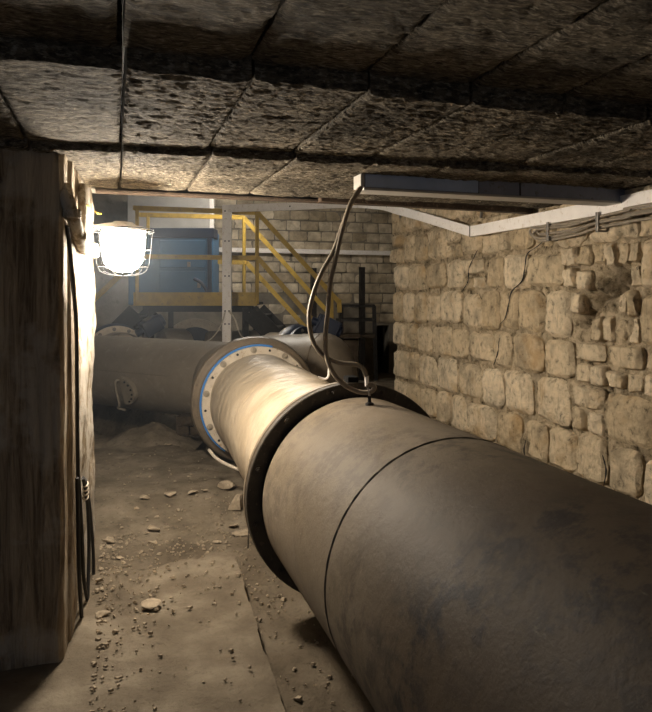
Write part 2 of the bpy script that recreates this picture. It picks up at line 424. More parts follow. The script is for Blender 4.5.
def rock_block(w, h, d, seed, n=8, rough=1.0, jit=.05, rk=1.0):
    """front-faced block; local x = along the wall, y = up, z = out of the wall"""
    R = random.Random(seed); bm = NB()
    cj = [(R.uniform(-jit, jit)*w, R.uniform(-jit, jit)*h) for _ in range(4)]
    rnd = R.uniform(.08, .2)*rk; bul = R.uniform(.0, .01)*rough; tilt = R.uniform(-.05, .05)*rough
    def f(a, b):
        s, t = 2*a-1, 2*b-1
        # rounded-square remap keeps corners soft
        k = 1-rnd*(abs(s)**3)*(abs(t)**3)*.9
        x = s*w/2*k; y = t*h/2*k
        c = [(1-a)*(1-b), a*(1-b), (1-a)*b, a*b]
        x += sum(c[i]*cj[i][0] for i in range(4)); y += sum(c[i]*cj[i][1] for i in range(4))
        en = noise.noise(Vector((s*2+seed, t*2, 1.7)))*.045
        x += en*w*abs(s)*.8; y += noise.noise(Vector((s*2, t*2+seed, 5.1)))*.045*h*abs(t)*.8
        e = max(abs(s), abs(t)); z = d+bul*(1-e*e)+tilt*x-(.026*rk*max(0, (e-.8)/.2)**2)
        z += rough*(.014*fbm((x*8+seed, y*8, seed*.7), 4)+.006*fbm((x*28+seed, y*28, seed*.7), 3))
        return Vector((x, y, z))
    V = grid(bm, n, n, f)
    ring = [V[i][0] for i in range(n+1)]+[V[n][j] for j in range(1, n+1)]+[V[i][n] for i in range(n-1, -1, -1)]+[V[0][j] for j in range(n-1, 0, -1)]
    bk = [bm.verts.new((v.co.x*.97, v.co.y*.97, -.06)) for v in ring]
    for i in range(len(ring)):
        j = (i+1) % len(ring); bm.faces.new((ring[j], ring[i], bk[i], bk[j]))
    return bm
joints = [.90, .61, .305, .02, -.30, -.585, -.90, -1.205, -1.50, -1.75]
Rw = random.Random(3); nst = 0
def put_stone(y0, y1, z0, z1, depth, seed, rough=1.0, jit=.05):
    bm = rock_block((y1-y0), (z1-z0), depth, seed, 10, rough, jit)
    for v in bm.verts: v.co = Vector((XR-v.co.z, (y0+y1)/2+v.co.x, H+(z0+z1)/2+v.co.y))
    bmesh.ops.recalc_face_normals(bm, faces=bm.faces[:])
    obj('stone', bm, M['stone'], wall_right, True)
for ci in range(len(joints)-1):
    z1, z0 = joints[ci], joints[ci+1]
    y = 6.74
    while y > -.4:
        wd = Rw.uniform(.25, .43)
        if y < .5: wd *= 1.3
        ya, yb = y-wd, y; y = ya
        gap = Rw.choice((.006, .012, .02, .034)); g2 = Rw.uniform(.003, .016)
        cy, cz = (ya+yb)/2, (z0+z1)/2
        # eroded patches: towards the camera and high up the blocks have crumbled into rubble masonry
        hole = any(ya-.03 < c_.y < yb+.03 and z0-.03 < c_.z-H < z1+.03 for c_, r_, k_ in PITS[:4])
        small = (cy < 3.75 and -.59 < cz < -.29) or (Rw.random() < .05) or (cy < 3.4 and cz > .29)
        if hole:
            for a_ in range(3):
                for b_ in range(2):
                    p, q = ya+(yb-ya)*a_/3, ya+(yb-ya)*(a_+1)/3; r, s_ = z0+(z1-z0)*b_/2, z0+(z1-z0)*(b_+1)/2
                    if any(abs((p+q)/2-c_.y) < .085 and abs((r+s_)/2-c_.z+H) < .10 for c_, r_, k_ in PITS[:4]): continue
                    nst += 1; put_stone(p+.006, q-.006, r+.008, s_-.008, Rw.uniform(-.02, .03), 1000+nst, 1.6, .12)
            continue
        dep = Rw.uniform(.0, .022)
        if small:
            zc = z0+(z1-z0)*Rw.uniform(.42, .58); yc = ya+(yb-ya)*Rw.uniform(.4, .6)
            for (p, q, r, s_) in ((ya, yc, z0, zc), (yc, yb, z0, zc), (ya, yb, zc, z1)):
                nst += 1; put_stone(p+gap/2, q-gap/2, r+.008, s_-.008, dep+Rw.uniform(-.02, .015), 1000+nst, 1.4, .09)
        else:
            nst += 1
            put_stone(ya+gap/2, yb-gap/2, z0+g2+Rw.uniform(-.01, .012), z1-g2+Rw.uniform(-.012, .01), dep, nst)
for pts in (((547, 238), (538, 246), (528, 254), (524, 268), (523, 281), (512, 291), (508, 303), (506, 318), (500, 324)), ((478, 250), (470, 268), (468, 282), (462, 292)), ((500, 338), (498, 352), (494, 365)), ((530, 470), (524, 452), (526, 440)), ((603, 455), (606, 470), (604, 486))):
    bm = NB(); Rk = random.Random(len(pts)); tube(bm, [on_x(u+Rk.uniform(-1, 1), v, XR-.022) for u, v in pts], lambda t: .0022+.0045*math.sin(math.pi*t)*abs(math.sin(t*17)), 6, 4)
    obj('crack', bm, M['hole'], wall_right, True)
# ---- back wall with a low dark opening
def bx_(u): return on_y(u, V0, YW).x
xo0, xo1 = bx_(375.5), bx_(389); zo = H+(V0-326)/F*13.3
bm = NB()
box(bm, (-4, YW, -.1), (xo0, YW+.3, 4)); box(bm, (xo1, YW, -.1), (6.5, YW+.3, 4)); box(bm, (xo0, YW, zo), (xo1, YW+.3, 4))
box(bm, (xo0-.3, YW+1.2, -.1), (xo1+.3, YW+1.3, 2)); box(bm, (xo0-.4, YW+.25, -.1), (xo0-.3, YW+1.3, 2)); box(bm, (xo1+.3, YW+.25, -.1), (xo1+.4, YW+1.3, 2)); box(bm, (xo0-.4, YW+.25, zo+.1), (xo1+.4, YW+1.3, zo+.2)); box(bm, (xo0-.4, YW, -.3), (xo1+.4, YW+1.3, -.06))
wall_back = tag(obj('wall_back', bm, M['plaster'], None), 'far wall of pale brick courses above grey plaster with a low dark opening', kind='structure')
Rb = random.Random(11); nb = 0
z = H+1.78; ci = 0
while z > H-.42:
    h = .187; x = bx_(205)+(.15 if ci % 2 else 0)-.1
    while x < bx_(402):
        wd = Rb.uniform(.27, .37)
        u_ok = z-h > H+.0 or x > bx_(366) or Rb.random() < .25
        if u_ok:
            nb += 1; bm = rock_block(wd-.016, h-.012, .02+Rb.uniform(-.012, .012), 3000+nb, 4, .9, .03, .35)
            for v in bm.verts: v.co = Vector((x+wd/2+v.co.x, YW-v.co.z, z-h/2+v.co.y))
            bmesh.ops.recalc_face_normals(bm, faces=bm.faces[:])
            obj('brick', bm, M['brick'], wall_back, True)
        x += wd
    z -= h+.012; ci += 1
bm = NB(); box(bm, (-4.2, 4.4, -.1), (-4.0, YW, 4)); tag(obj('wall_hall_left', bm, M['plaster'], None), 'plastered side wall of the far hall', kind='structure')
bm = NB(); box(bm, (6.3, 4.6, -.1), (6.5, YW, 4)); tag(obj('wall_hall_right', bm, M['plaster'], None), 'plastered side wall of the far hall beyond the stone wall', kind='structure')
bm = NB(); box(bm, (-4, YB+.1, H+2.1), (6.5, YW+.2, H+2.25)); tag(obj('ceiling_hall', bm, M['plaster'], None), 'plain ceiling of the far hall', kind='structure')

# ================================================================== LAMP
lc = px(123, 0, 3.74); lx, ly = lc.x, lc.y
zt = H+(V0-231)/F*3.74
lamp = thing('bulkhead_lamp', 'glowing caged jar lamp on an arm at the top of the white pier', 'lamp', (lx, ly, zt))
bm = NB(); lathe(bm, (lx, ly, zt), (0,0,-1), [(0, .0005), (0, .108), (.03, .118), (.10, .114), (.17, .100), (.20, .08), (.222, .045), (.226, .0005)], 32)
obj('glass_jar', bm, M['glow'], lamp, True)
bm = NB(); lathe(bm, (lx, ly, zt+.004), (0.06,0,1), [(0, .0005), (0, .128), (.008, .13), (.022, .12), (.03, .07), (.045, .05), (.05, .0005)], 36)
obj('lid', bm, M['wsteel'], lamp, True)
cage = []
def cage_r(t): return .160-.035*t if t < .8 else .132-(t-.8)*.30
ncb = 7
for i in range(ncb):
    a = i*2*math.pi/ncb+.2
    pts = [(lx+math.cos(a)*r, ly+math.sin(a)*r, zt-zz) for r, zz in ((.162, .0), (.155, .07), (.146, .15), (.138, .19), (.118, .225), (.07, .243), (.015, .247))]
    bm = NB(); tube(bm, pts, .0027, 6, 5); obj('cage_bar', bm, M['cage'], lamp, True)
for r, zz in ((.163, -.008), (.164, .004), (.151, .10), (.134, .195)):
    bm = NB(); tube(bm, [(lx+math.cos(k*math.pi/16)*r, ly+math.sin(k*math.pi/16)*r, zt-zz) for k in range(33)], .003, 6, 1); obj('cage_ring', bm, M['cage'], lamp, True)
bm = NB(); tube(bm, [(lx-.03, ly, zt+.035), (lx-.09, ly+.06, zt+.03), (pier_x(ly+.15)-.01, ly+.15, zt+.02)], .016, 10, 6)
obj('arm', bm, M['wsteel'], lamp, True)

# added fill light for the far hall, unseen behind the bulkhead
hl = thing('fill_light', 'unseen fill tubes added to brighten the far hall, behind the bulkhead', 'lamp', (1.9, 10.0, H+2.05))
bm = NB(); box(bm, (1.2, 9.9, H+2.04), (2.6, 10.1, H+2.1), .01); obj('tray', bm, M['wsteel'], hl)
for yy in (9.95, 10.05):
    bm = NB(); tube(bm, [(1.25, yy, H+2.01), (2.55, yy, H+2.01)], .02, 12, 1); obj('tube', bm, M['tube'], hl, True)
# ================================================================== PIPELINE
def ring_bolts(parent, cx, cy, cz, R, n, d, r, h, m, a0=0.0, name='bolt'):
    for i in range(n):
        a = a0+2*math.pi*i/n
        bm = NB(); hexbolt(bm, (cx+R*math.cos(a), cy, cz+R*math.sin(a)), d, r, h); obj(name, bm, m, parent)
YD, YF = 3.38, 6.22
OX, OZ = .085, .025                                 # the far end of the cream pipe sits a little right and higher
def lean(bm):
    for v in bm.verts:
        k = (v.co.y-YD)/(YF-YD); v.co.x += OX*k; v.co.z += OZ*k
    return bm
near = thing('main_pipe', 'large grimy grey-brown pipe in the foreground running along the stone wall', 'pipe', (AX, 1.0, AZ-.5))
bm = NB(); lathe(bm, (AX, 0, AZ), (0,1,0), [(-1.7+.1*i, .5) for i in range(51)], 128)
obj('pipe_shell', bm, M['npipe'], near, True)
bm = NB(); lathe(bm, (AX, 2.26, AZ), (0,1,0), [(-.008, .4985), (-.004, .5025), (0, .499), (.004, .5025), (.008, .4985)], 128, fn=lambda t, a: .0008*math.sin(a*90))
obj('weld_seam', bm, M['dflange'], near, True)
bm = NB(); lathe(bm, (AX, YD, AZ), (0,1,0), [(-.03, .498), (-.03, .564), (-.026, .569), (.016, .569), (.02, .564), (.02, .45), (-.03, .45)], 128)
dfl = obj('flange', bm, M['dflange'], near, True)
ring_bolts(dfl, AX, YD-.03, AZ, .536, 12, (0,-1,0), .014, .014, M['dflange'], .22)
bm = NB(); obox(bm, (AX+.0, YD+.03, AZ+.578), (1,0,0), (0,1,0), (0,0,1), .03, .04, .02, .006); obj('clamp_lug', bm, M['cage'], near)

wp = thing('cream_pipe', 'dented cream-painted pipe between the dark flange and the blue-edged flange', 'pipe', (AX, 5.0, AZ-.45))
def dent(t, a):
    return .012*noise.noise(Vector((t*2.2, math.cos(a)*1.6, math.sin(a)*1.6)))-.010*max(0, noise.noise(Vector((t*1.6+5, math.cos(a)*2, math.sin(a)*2))))
bm = NB(); lathe(bm, (AX, YD, AZ), (0,1,0), [(.055+(YF-YD-.055)*i/60, .452) for i in range(61)], 96, fn=dent); lean(bm)
obj('pipe_shell', bm, M['wpipe'], wp, True)
bm = NB(); lathe(bm, (AX, YD, AZ), (0,1,0), [(.022, .44), (.022, .566), (.026, .571), (.058, .571), (.062, .566), (.062, .44)], 128)
obj('back_flange', bm, M['collar'], wp, True)
bm = NB(); lathe(bm, (AX, YF, AZ), (0,1,0), [(0, .44), (0, .516), (.004, .52), (.034, .52), (.036, .516), (.036, .44)], 96); lean(bm)
wf = obj('flange', bm, M['wflange'], wp, True)
for i in range(20):
    a = 2*math.pi*i/20+.10
    c = (AX+OX+.49*math.cos(a), YF, AZ+OZ+.49*math.sin(a)); bm = NB()
    if i % 2: hexbolt(bm, c, (0,-1,0), .019, .022); obj('bolt', bm, M['hatch'], wf)
    else: lathe(bm, (c[0], c[1]-.001, c[2]), (0,1,0), [(0, .0005), (0, .012), (.002, .012)], 12); obj('bolt_hole', bm, M['hole'], wf)
bm = NB(); lathe(bm, (AX, YF+.037, AZ), (0,1,0), [(0, .44), (0, .536), (.024, .536), (.024, .44)], 72, math.radians(75), math.radians(235)); lean(bm)
obj('gasket', bm, M['blue'], wp, True)

AX += OX; AZ += OZ
lp = thing('branch_pipe', 'brown-grey pipe running off to the left behind the blue-edged flange', 'pipe', (.3, 8.9, AZ-.45))
bm = NB(); lathe(bm, (AX, YF+.06, AZ), (0,1,0), [(0, .40), (0, .535), (.01, .545), (.03, .545), (.035, .54), (.045, .54), (.06, .57), (.075, .585), (.085, .58), (.09, .59), (.13, .605), (.17, .60), (.2, .55), (.28, .47)], 96)
obj('collar', bm, M['collar'], lp, True)
EY = 7.80; DL = Vector((-.626, .78, 0)).normalized()
bm = NB()
mit = (Vector((0,1,0))-DL).normalized()            # mitre plane normal
def mitred(bm, d, t_far, n=24):
    o = Vector((AX, EY, AZ)); d, s, u = frame(d); A, B = [], []
    for i in range(96):
        a = 2*math.pi*i/96; q = s*(.45*math.cos(a))+u*(.45*math.sin(a))
        t = -(q.dot(mit_n))/(d.dot(mit_n))
        A.append(bm.verts.new(o+q+d*t)); B.append(bm.verts.new(o+q+d*t_far))
    for i in range(96): bm.faces.new((A[i], A[(i+1) % 96], B[(i+1) % 96], B[i]))
mit_n = (Vector((0,1,0))+DL).normalized()
mitred(bm, (0,-1,0), EY-YF-.2); mitred(bm, DL, 3.9)
bmesh.ops.recalc_face_normals(bm, faces=bm.faces[:])
obj('pipe_shell', bm, M['lpipe'], lp, True)
_, SL, UL = frame(DL)                              # side and up of the branch pipe
sgn = 1 if SL.dot(Vector((-ST, -CT, 0))) > 0 else -1
def on_branch(t, ang, r=.45):                      # ang: 0 = facing the camera side, 90 = top
    return Vector((AX, EY, AZ))+DL*t+SL*(sgn*r*math.cos(ang))+UL*(r*math.sin(ang))
bm = NB(); tube(bm, [on_branch(.55+.1*i, .16, .451) for i in range(34)], .004, 6, 1); obj('weld_line', bm, M['collar'], lp, True)
# inspection hatch on the branch pipe
t0 = 1.24; a0 = -.30; nrm = (on_branch(t0, a0, 1)-on_branch(t0, a0, 0)).normalized(); tn = DL; up_ = nrm.cross(tn).normalized()
if up_.z < 0: up_ = -up_
hc = on_branch(t0, a0, .445)
bm = NB(); poly = [(.04, -.17), (.04, .17)]+[(-.17*math.sin(k*math.pi/14), .17*math.cos(k*math.pi/14)) for k in range(1, 14)]
prism(bm, hc, tn, up_, nrm, poly, .06); hatch = obj('inspection_hatch', bm, M['hatch'], lp)
for k in range(1, 7):
    a = k*math.pi/7; c = hc+tn*(-.135*math.sin(a))+up_*(.138*math.cos(a))+nrm*.05
    bm = NB(); hexbolt(bm, c, nrm, .013, .018); obj('bolt', bm, M['darkiron'], hatch)
bm = NB(); tube(bm, [hc+tn*.03+up_*.13+nrm*.03, hc+tn*.05+up_*.14+nrm*.10, hc+tn*.06+up_*.0+nrm*.12, hc+tn*.06-up_*.15+nrm*.12, hc+tn*.12-up_*.20+nrm*.11, hc+tn*.02-up_*.23+nrm*.09], .014, 8, 5)
obj('hatch_handle', bm, M['hatch'], hatch, True)

AX -= OX; AZ -= OZ
# ---- valve behind the branch pipe, at the left
def actuator(parent, c, ax, size=.15, name='actuator'):
    """tilted gearbox and motor of a butterfly valve"""
    ax = Vector(ax).normalized(); d, s, u = frame(ax); c = Vector(c)
    bm = NB(); obox(bm, c, s, d, u, size*.95, size*1.0, size*.8, .02); o = obj(name, bm, M['dblue'], parent, True)
    bm = NB(); lathe(bm, c+d*size*.95, d, [(0, size*.75), (.03, size*.78), (.03, size*.68), (.06, size*.68), (.07, size*.5), (.07, .0005)], 24); obj('motor_cap', bm, M['dblue'], o, True)
    bm = NB(); obox(bm, c+u*size*.8, s, d, u, size*.5, size*.4, .02, .006); obj('cover_plate', bm, M['steel'], o)
    bm = NB(); tube(bm, [c-d*size*.9, c-d*size*1.7], .05, 12, 1); obj('stem', bm, M['dblue'], o, True)
def valve(name, label, c, d, R, stub0, stub1, mflange):
    c, d = Vector(c), Vector(d).normalized(); t = thing(name, label, 'valve', c-Vector((0,0,R)))
    bm = NB(); lathe(bm, c, d, [(-.06, .03), (-.06, R-.03), (-.055, R), (-.015, R), (-.01, R-.03), (-.01, .03)], 64); f = obj('flange', bm, mflange, t, True)
    _, s, u = frame(d)
    for i in range(12):
        a = 2*math.pi*i/12+.1; bm = NB(); hexbolt(bm, c-d*.06+s*((R-.045)*math.cos(a))+u*((R-.045)*math.sin(a)), -d, .017, .02); obj('bolt', bm, M['steel'], f)
    bm = NB(); lathe(bm, c, d, [(-.01, .05), (-.01, R), (.03, R+.03), (.09, R+.03), (.11, R-.01), (.11, .05)], 64); obj('valve_body', bm, M['dblue'], t, True)
    bm = NB(); lathe(bm, c, d, [(.11, .05), (.11, R), (.16, R), (.16, .05)], 64); obj('rear_flange', bm, M['collar'], t, True)
    bm = NB(); lathe(bm, c, d, [(-stub0, R-.085), (-.06, R-.085)], 64); obj('front_stub', bm, M['lpipe'], t, True)
    bm = NB(); lathe(bm, c, d, [(.16, R-.085), (stub1, R-.085)], 64); obj('rear_stub', bm, M['lpipe'], t, True)
    return t
vl = valve('butterfly_valve', 'round valve with pale flange and blue body behind the left pipe, near the pier', px(116, 357, 9.55), (-.25, 1, 0), .44, .32, .7, M['wflange'])
actuator(vl, px(151, 326, 9.6), (1, .25, .55), .135)
vr = valve('butterfly_valve', 'dark blue ring valve beside the domed pipe under the yellow stair', px(300, 366, 9.0), (-.75, .75, 0), .52, .1, .45, M['dblue'])
actuator(vr, px(327, 327, 8.75), (.95, -.2, -.45), .13)
# ---- domed pipe to the right behind the cream flange
c0 = px(258, 378, 8.4); c1 = px(325, 377, 8.05); dd = (c1-c0).normalized(); L = (c1-c0).length; R = .52
dp = thing('domed_pipe', 'brown pipe end with a rounded cap behind the cream flange', 'pipe', (c0+c1)/2-Vector((0,0,R)))
bm = NB(); lathe(bm, c0, dd, [(-.1, R), (L*.3, R), (L*.7, R), (L, R)], 72); obj('pipe_shell', bm, M['lpipe'], dp, True)
bm = NB(); lathe(bm, c1, dd, [(0, R)]+[(.36*math.sin(k*math.pi/20), R*math.cos(k*math.pi/20)) for k in range(1, 10)]+[(.36, .001)], 72); obj('end_cap', bm, M['lpipe'], dp, True)
bm = NB(); lathe(bm, c1, dd, [(-.012, R-.002), (-.006, R+.006), (.006, R+.006), (.012, R-.002)], 72); obj('weld_seam', bm, M['collar'], dp, True)
# ---- pipes further back under the platform
def rear_pipe(name, label, a, b, R, ringt=()):
    a, b = Vector(a), Vector(b); d = (b-a).normalized(); L = (b-a).length
    t = thing(name, label, 'pipe', (a+b)/2-Vector((0,0,R)))
    bm = NB(); lathe(bm, a, d, [(-.06, .001), (-.05, R*.5), (0, R*.93), (.05, R), (L-.05, R), (L, R*.93), (L+.05, R*.5), (L+.06, .001)], 56); obj('pipe_shell', bm, M['lpipe'], t, True)
    for q, m in ringt:
        bm = NB(); lathe(bm, a, d, [(q-.03, R-.01), (q-.03, R+.07), (q+.03, R+.07), (q+.03, R-.01)], 56); obj('flange', bm, m, t, True)
    return t
rear_pipe('rear_pipe', 'short brown pipe barrel beside the left blue actuator', px(160, 362, 10.0), px(186, 362, 10.2), .50)
rear_pipe('rear_pipe', 'brown pipe lying behind the white slotted post', px(206, 368, 10.3), px(290, 366, 10.5), .56, ((.9, M['collar']),))
t = thing('pipe_flange', 'pale curved flange rim under the yellow toe board', 'flange', px(195, 352, 10.9))
bm = NB(); lathe(bm, px(195, 352, 10.9), (.32, 1, 0), [(0, .40), (0, .54), (.03, .54), (.03, .40)], 56); obj('rim', bm, M['wflange'], t, True)
bm = NB(); lathe(bm, px(195, 352, 10.9), (.32, 1, 0), [(.02, .02), (.02, .42), (.3, .42)], 56); obj('neck', bm, M['dblue'], t, True)

# ================================================================== PLATFORM AND STAIRS
R_, D_ = Vector((CT, -ST, 0)), Vector((ST, CT, 0)) # camera-right and camera-forward horizontals: the platform faces the walkway
PZ = 9.75                                          # distance of the platform front
def P(u, v, extra=0.0):                            # pixel on a plane extra metres behind the platform front
    return px(u, v, PZ+extra)
def Q(u, v, extra=0.0):                            # the same height and side offset, pushed back by extra metres
    return px(u, v, PZ)+D_*extra
plat = thing('stair_platform', 'yellow railed steel platform with stairs in front of the blue cabinet', 'platform', P(195, 330))
def ybar(name, a, b, w_=.05, h_=.05, m='yellow', parent=plat):
    bm = NB(); bar(bm, a, b, w_, h_, bev=.008); return obj(name, bm, M[m], parent)
DP = 1.25                                          # platform depth
bm = NB(); bar(bm, P(134, 299), P(257, 299), .03, .185, bev=.004); obj('toe_board', bm, M['yellow'], plat)
bm = NB(); c = (P(134, 303)+P(250, 303)+D_*(2*DP))/4*2/1
a, b = P(134, 303), P(252, 303); mid = (a+b)/2+D_*(DP/2+.05)
obox(bm, mid-Vector((0,0,.02)), R_, D_, (0,0,1), (b-a).length/2, DP/2, .02); obj('deck', bm, M['darkiron'], plat)
for u, top in ((137, 209), (257, 212)): ybar('post', P(u, 304), P(u, top))
ybar('post', P(244, 297, .9), P(244, 217, .9)); ybar('post', P(148, 297, .9), P(148, 215, .9))
ybar('top_rail', P(134, 208), P(258, 212.5)); ybar('mid_rail', P(137, 256.5), P(258, 258))
ybar('top_rail', P(140, 214.8, .9), P(244, 217.5, .9)); ybar('mid_rail', P(140, 260.5, .9), P(246, 262.5, .9))
# right stair: two sloping rails on each side
ybar('stair_rail', P(258, 213), P(339, 302)); ybar('stair_rail', P(258, 258), P(318, 326))
ybar('stair_rail', P(245, 219, .9), P(326, 310, .9)); ybar('stair_rail', P(247, 263, .9), P(305, 327, .9))
ybar('rail_return', P(339, 300), P(339.5, 312)); ybar('stair_post', P(331, 296), P(331.5, 330))
# left stair handrail
ybar('stair_rail', P(88, 305, .2), P(119, 276, .2))
def stair(u0, u1, v0, v1, n, name):                # stringers and treads going down from the deck end
    for e in (0.0, .9):
        bm = NB(); a, b = Q(u0, v0, e), Q(u1, v1, e); bar(bm, a, b, .04, .26); obj('stringer', bm, M['darkiron'], plat)
    for k in range(n):
        f = (k+.5)/n; q = Q(u0+(u1-u0)*f, v0+(v1-v0)*f, .45)
        bm = NB(); obox(bm, q+Vector((0,0,.03)), R_, D_, (0,0,1), .13, .44, .015); obj('tread', bm, M['darkiron'], plat)
stair(250, 340, 312, 402, 7, 'r'); stair(136, 62, 312, 386, 6, 'l')
for u in (150, 245):
    for e in (.05, 1.15):
        a = Q(u, 308, e); bm = NB(); bar(bm, a, Vector((a.x, a.y, -.04)), .08, .08); obj('leg', bm, M['darkiron'], plat)
bm = NB(); bar(bm, Q(137, 309, .3), Q(250, 309, .3), .05, .10); obj('deck_beam', bm, M['darkiron'], plat)
# ---- blue cabinet on the platform
def C(u, v, extra=0.0): return px(u, v, 10.25)+D_*extra
cab = thing('control_cabinet', 'blue steel control cabinet standing on the platform behind the mid rail', 'cabinet', C(176, 304))
ca, cb = C(128, 231), C(213, 302)
def cbox(name, u0, v0, u1, v1, e0, e1, m, parent, bev=.012):
    bm = NB(); a, b = px(u0, v0, 10.25), px(u1, v1, 10.25); mid = (a+b)/2+D_*((e0+e1)/2)
    obox(bm, mid, R_, D_, (0,0,1), abs((b-a).dot(R_))/2, (e1-e0)/2, abs(b.z-a.z)/2, bev); return obj(name, bm, M[m], parent)
cbox('body', 128, 231, 213, 305, 0, .5, 'cab', cab, .02)
cbox('top_housing', 150, 228, 214, 238, -.02, .3, 'dblue', cab)
d = cbox('door', 160, 240, 206, 268, -.03, 0, 'cab', cab); cbox('handle', 188, 262, 191, 267, -.06, -.03, 'steel', d, .004)
d = cbox('door', 160, 271, 206, 300, -.03, 0, 'cab', cab); cbox('handle', 198, 283, 201, 288, -.06, -.03, 'steel', d, .004)
cbox('side_rail', 208, 238, 212, 302, -.05, 0, 'dblue', cab)
cbox('plinth', 140, 298, 214, 306, -.04, .3, 'dblue', cab)
bm = NB(); tube(bm, [C(195, 279, -.06), C(201, 282, -.08), C(206, 288, -.07), C(209, 296, -.06)], .025, 8, 5); obj('cable', bm, M['dblue'], cab, True)
# pale board hanging on the wall above the cabinet
bp = thing('wall_board', 'pale grey board fixed behind the upper rails above the blue cabinet', 'board', px(175, 235, 11.4))
a, b = px(128, 190, 11.4), px(212, 240, 11.4)
bm = NB(); obox(bm, (a+b)/2, R_, D_, (0,0,1), (b-a).dot(R_)/2, .03, abs(b.z-a.z)/2, .01); obj('panel', bm, M['board'], bp)
bm = NB(); obox(bm, (a+b)/2+R_*((b-a).dot(R_)/2), R_, D_, (0,0,1), .035, .04, abs(b.z-a.z)/2, .008); obj('edge_strip', bm, M['wsteel'], bp)

# ================================================================== WHITE DUCTS AND POST
post = thing('slotted_post', 'white perforated steel post standing behind the blue-edged flange', 'post', px(227, 420, 8.9))
pb = px(227, 420, 8.9)
a = px(227, 205, 8.9); bm = NB(); bar(bm, Vector((a.x, a.y, -.03)), a, .115, .06, up=D_); sh = obj('shaft', bm, M['wsteel'], post)
for v in (211, 241, 276, 311, 324):
    for du in (-2, 2):
        bm = NB(); q = px(227+du, v, 8.868); lathe(bm, q, D_, [(0, .0005), (0, .011), (.004, .011)], 8); obj('slot', bm, M['hole'], sh)
for pts in ([(225, 312), (221, 325), (213, 337), (206, 342)], [(230, 311), (236, 321), (240, 334), (247, 340)], [(229, 312), (234, 318), (238, 330)]):
    bm = NB(); tube(bm, [px(u, v, 8.82) for u, v in pts], .007, 6, 5); obj('wire', bm, M['wire'], post, True)
duct = thing('cable_duct', 'white cable duct bending from the slotted post to the stone wall', 'cable duct', px(472, 232, 3.9))
def strip(pts, hs, th=.03, name='duct_run', parent=duct, m='wsteel', nrm=None):
    bm = NB(); prev = None; n = len(pts)
    for i, (p_, h_) in enumerate(zip(pts, hs)):
        p_ = Vector(p_); t_ = (Vector(pts[min(i+1, n-1)])-Vector(pts[max(i-1, 0)])); t_.z = 0
        s_ = Vector((t_.y, -t_.x, 0)).normalized() if nrm is None else Vector(nrm)
        ring = [bm.verts.new(p_+Vector((0,0,z_))+s_*q) for z_, q in ((-h_/2, -th/2), (-h_/2, th/2), (h_/2, th/2), (h_/2, -th/2))]
        if prev:
            for k in range(4): bm.faces.new((prev[k], prev[(k+1) % 4], ring[(k+1) % 4], ring[k]))
        else: bm.faces.new(ring[::-1])
        prev = ring
    bm.faces.new(prev); bmesh.ops.recalc_face_normals(bm, faces=bm.faces[:]); return obj(name, bm, M[m], parent)
XD = XR-.055
Pk = on_x(471.5, 231.5, XD)
run1 = spline([px(229, 208.5, 8.86), px(290, 206.5, 8.5), px(348, 204, 8.0), px(380, 205.5, 7.35), on_x(397, 210, XD), on_x(420, 216, XD), Pk], 6)
strip(run1, [.095-.01*min(1, i/(len(run1)-1)) for i in range(len(run1))])
for k in (6, 13, 20):
    q = run1[k]; bm = NB(); obox(bm, q, R_, D_, (0,0,1), .008, .022, .008); obj('slot', bm, M['hole'], duct)
strip([Pk, on_x(560, 215.5, XD), on_x(652, 198, XD), (XD, .4, Pk.z)], [.085, .088, .09, .09])
bm = NB(); obox(bm, Pk, (0,1,0), (1,0,0), (0,0,1), .004, .018, .045); obj('joint', bm, M['hole'], duct)
# rail on the far wall
bm = NB(); a, b = on_y(205, 249.5, YW-.08), on_y(397, 249.5, YW-.08); box(bm, (a.x, YW-.13, a.z-.042), (b.x, YW-.03, a.z+.042), .006)
tag(obj('wall_rail', bm, M['wsteel'], None), 'thin white rail running along the far brick wall', 'rail')

# ================================================================== TRUNKING UNDER THE CEILING
tr = thing('cable_trunking', 'grey metal cable trunking fixed under the low ceiling at the right', 'trunking', (1.9, 3.2, H+.53))
tl = px(364.5, 187, 3.42); ty = tl.y
bm = NB(); box(bm, (tl.x, ty, H+.53), (2.84, ty+.10, H+.604), .002); tb = obj('channel', bm, M['trunk'], tr)
bm = NB(); box(bm, (tl.x-.006, ty-.012, H+.517), (2.84, ty+.13, H+.53), .003); obj('bottom_cover', bm, M['trunkl'], tr)
bm = NB(); box(bm, (tl.x-.022, ty-.004, H+.531), (tl.x-.001, ty+.104, H+.60), .004); obj('end_cap', bm, M['trunkl'], tr)
for u in (478, 520):
    q = on_y(u, 187, ty); bm = NB(); box(bm, (q.x-.004, ty-.004, H+.532), (q.x+.004, ty+.002, H+.602)); obj('joint_strip', bm, M['black'], tr)
q = on_y(478, 187, ty); bm = NB(); box(bm, (tl.x+.004, ty-.005, H+.534), (q.x, ty+.001, H+.60), .002); obj('blue_lit_strip', bm, M['trunkb'], tr)  # added strip that carries the painted bluish light
# steel angle along the ceiling edge
bm = NB(); box(bm, (-.09, YB-.05, H+.592), (2.86, YB+.06, H+.602)); box(bm, (-.09, YB+.05, H+.592), (2.86, YB+.06, H+.66))
for v in bm.verts: v.co.z += .004*fbm((v.co.x*2, 1, 1))
tag(obj('steel_angle', bm, M['rust'], None), 'rusty steel angle along the far edge of the low ceiling', 'steel beam')
bm = NB(); bar(bm, (1.25, YB-.10, H+.598), (2.84, YB-.07, H+.585), .07, .035); tag(obj('iron_bar', bm, M['rust'], None), 'rusty iron bar lying under the ceiling edge behind the trunking', 'bar')

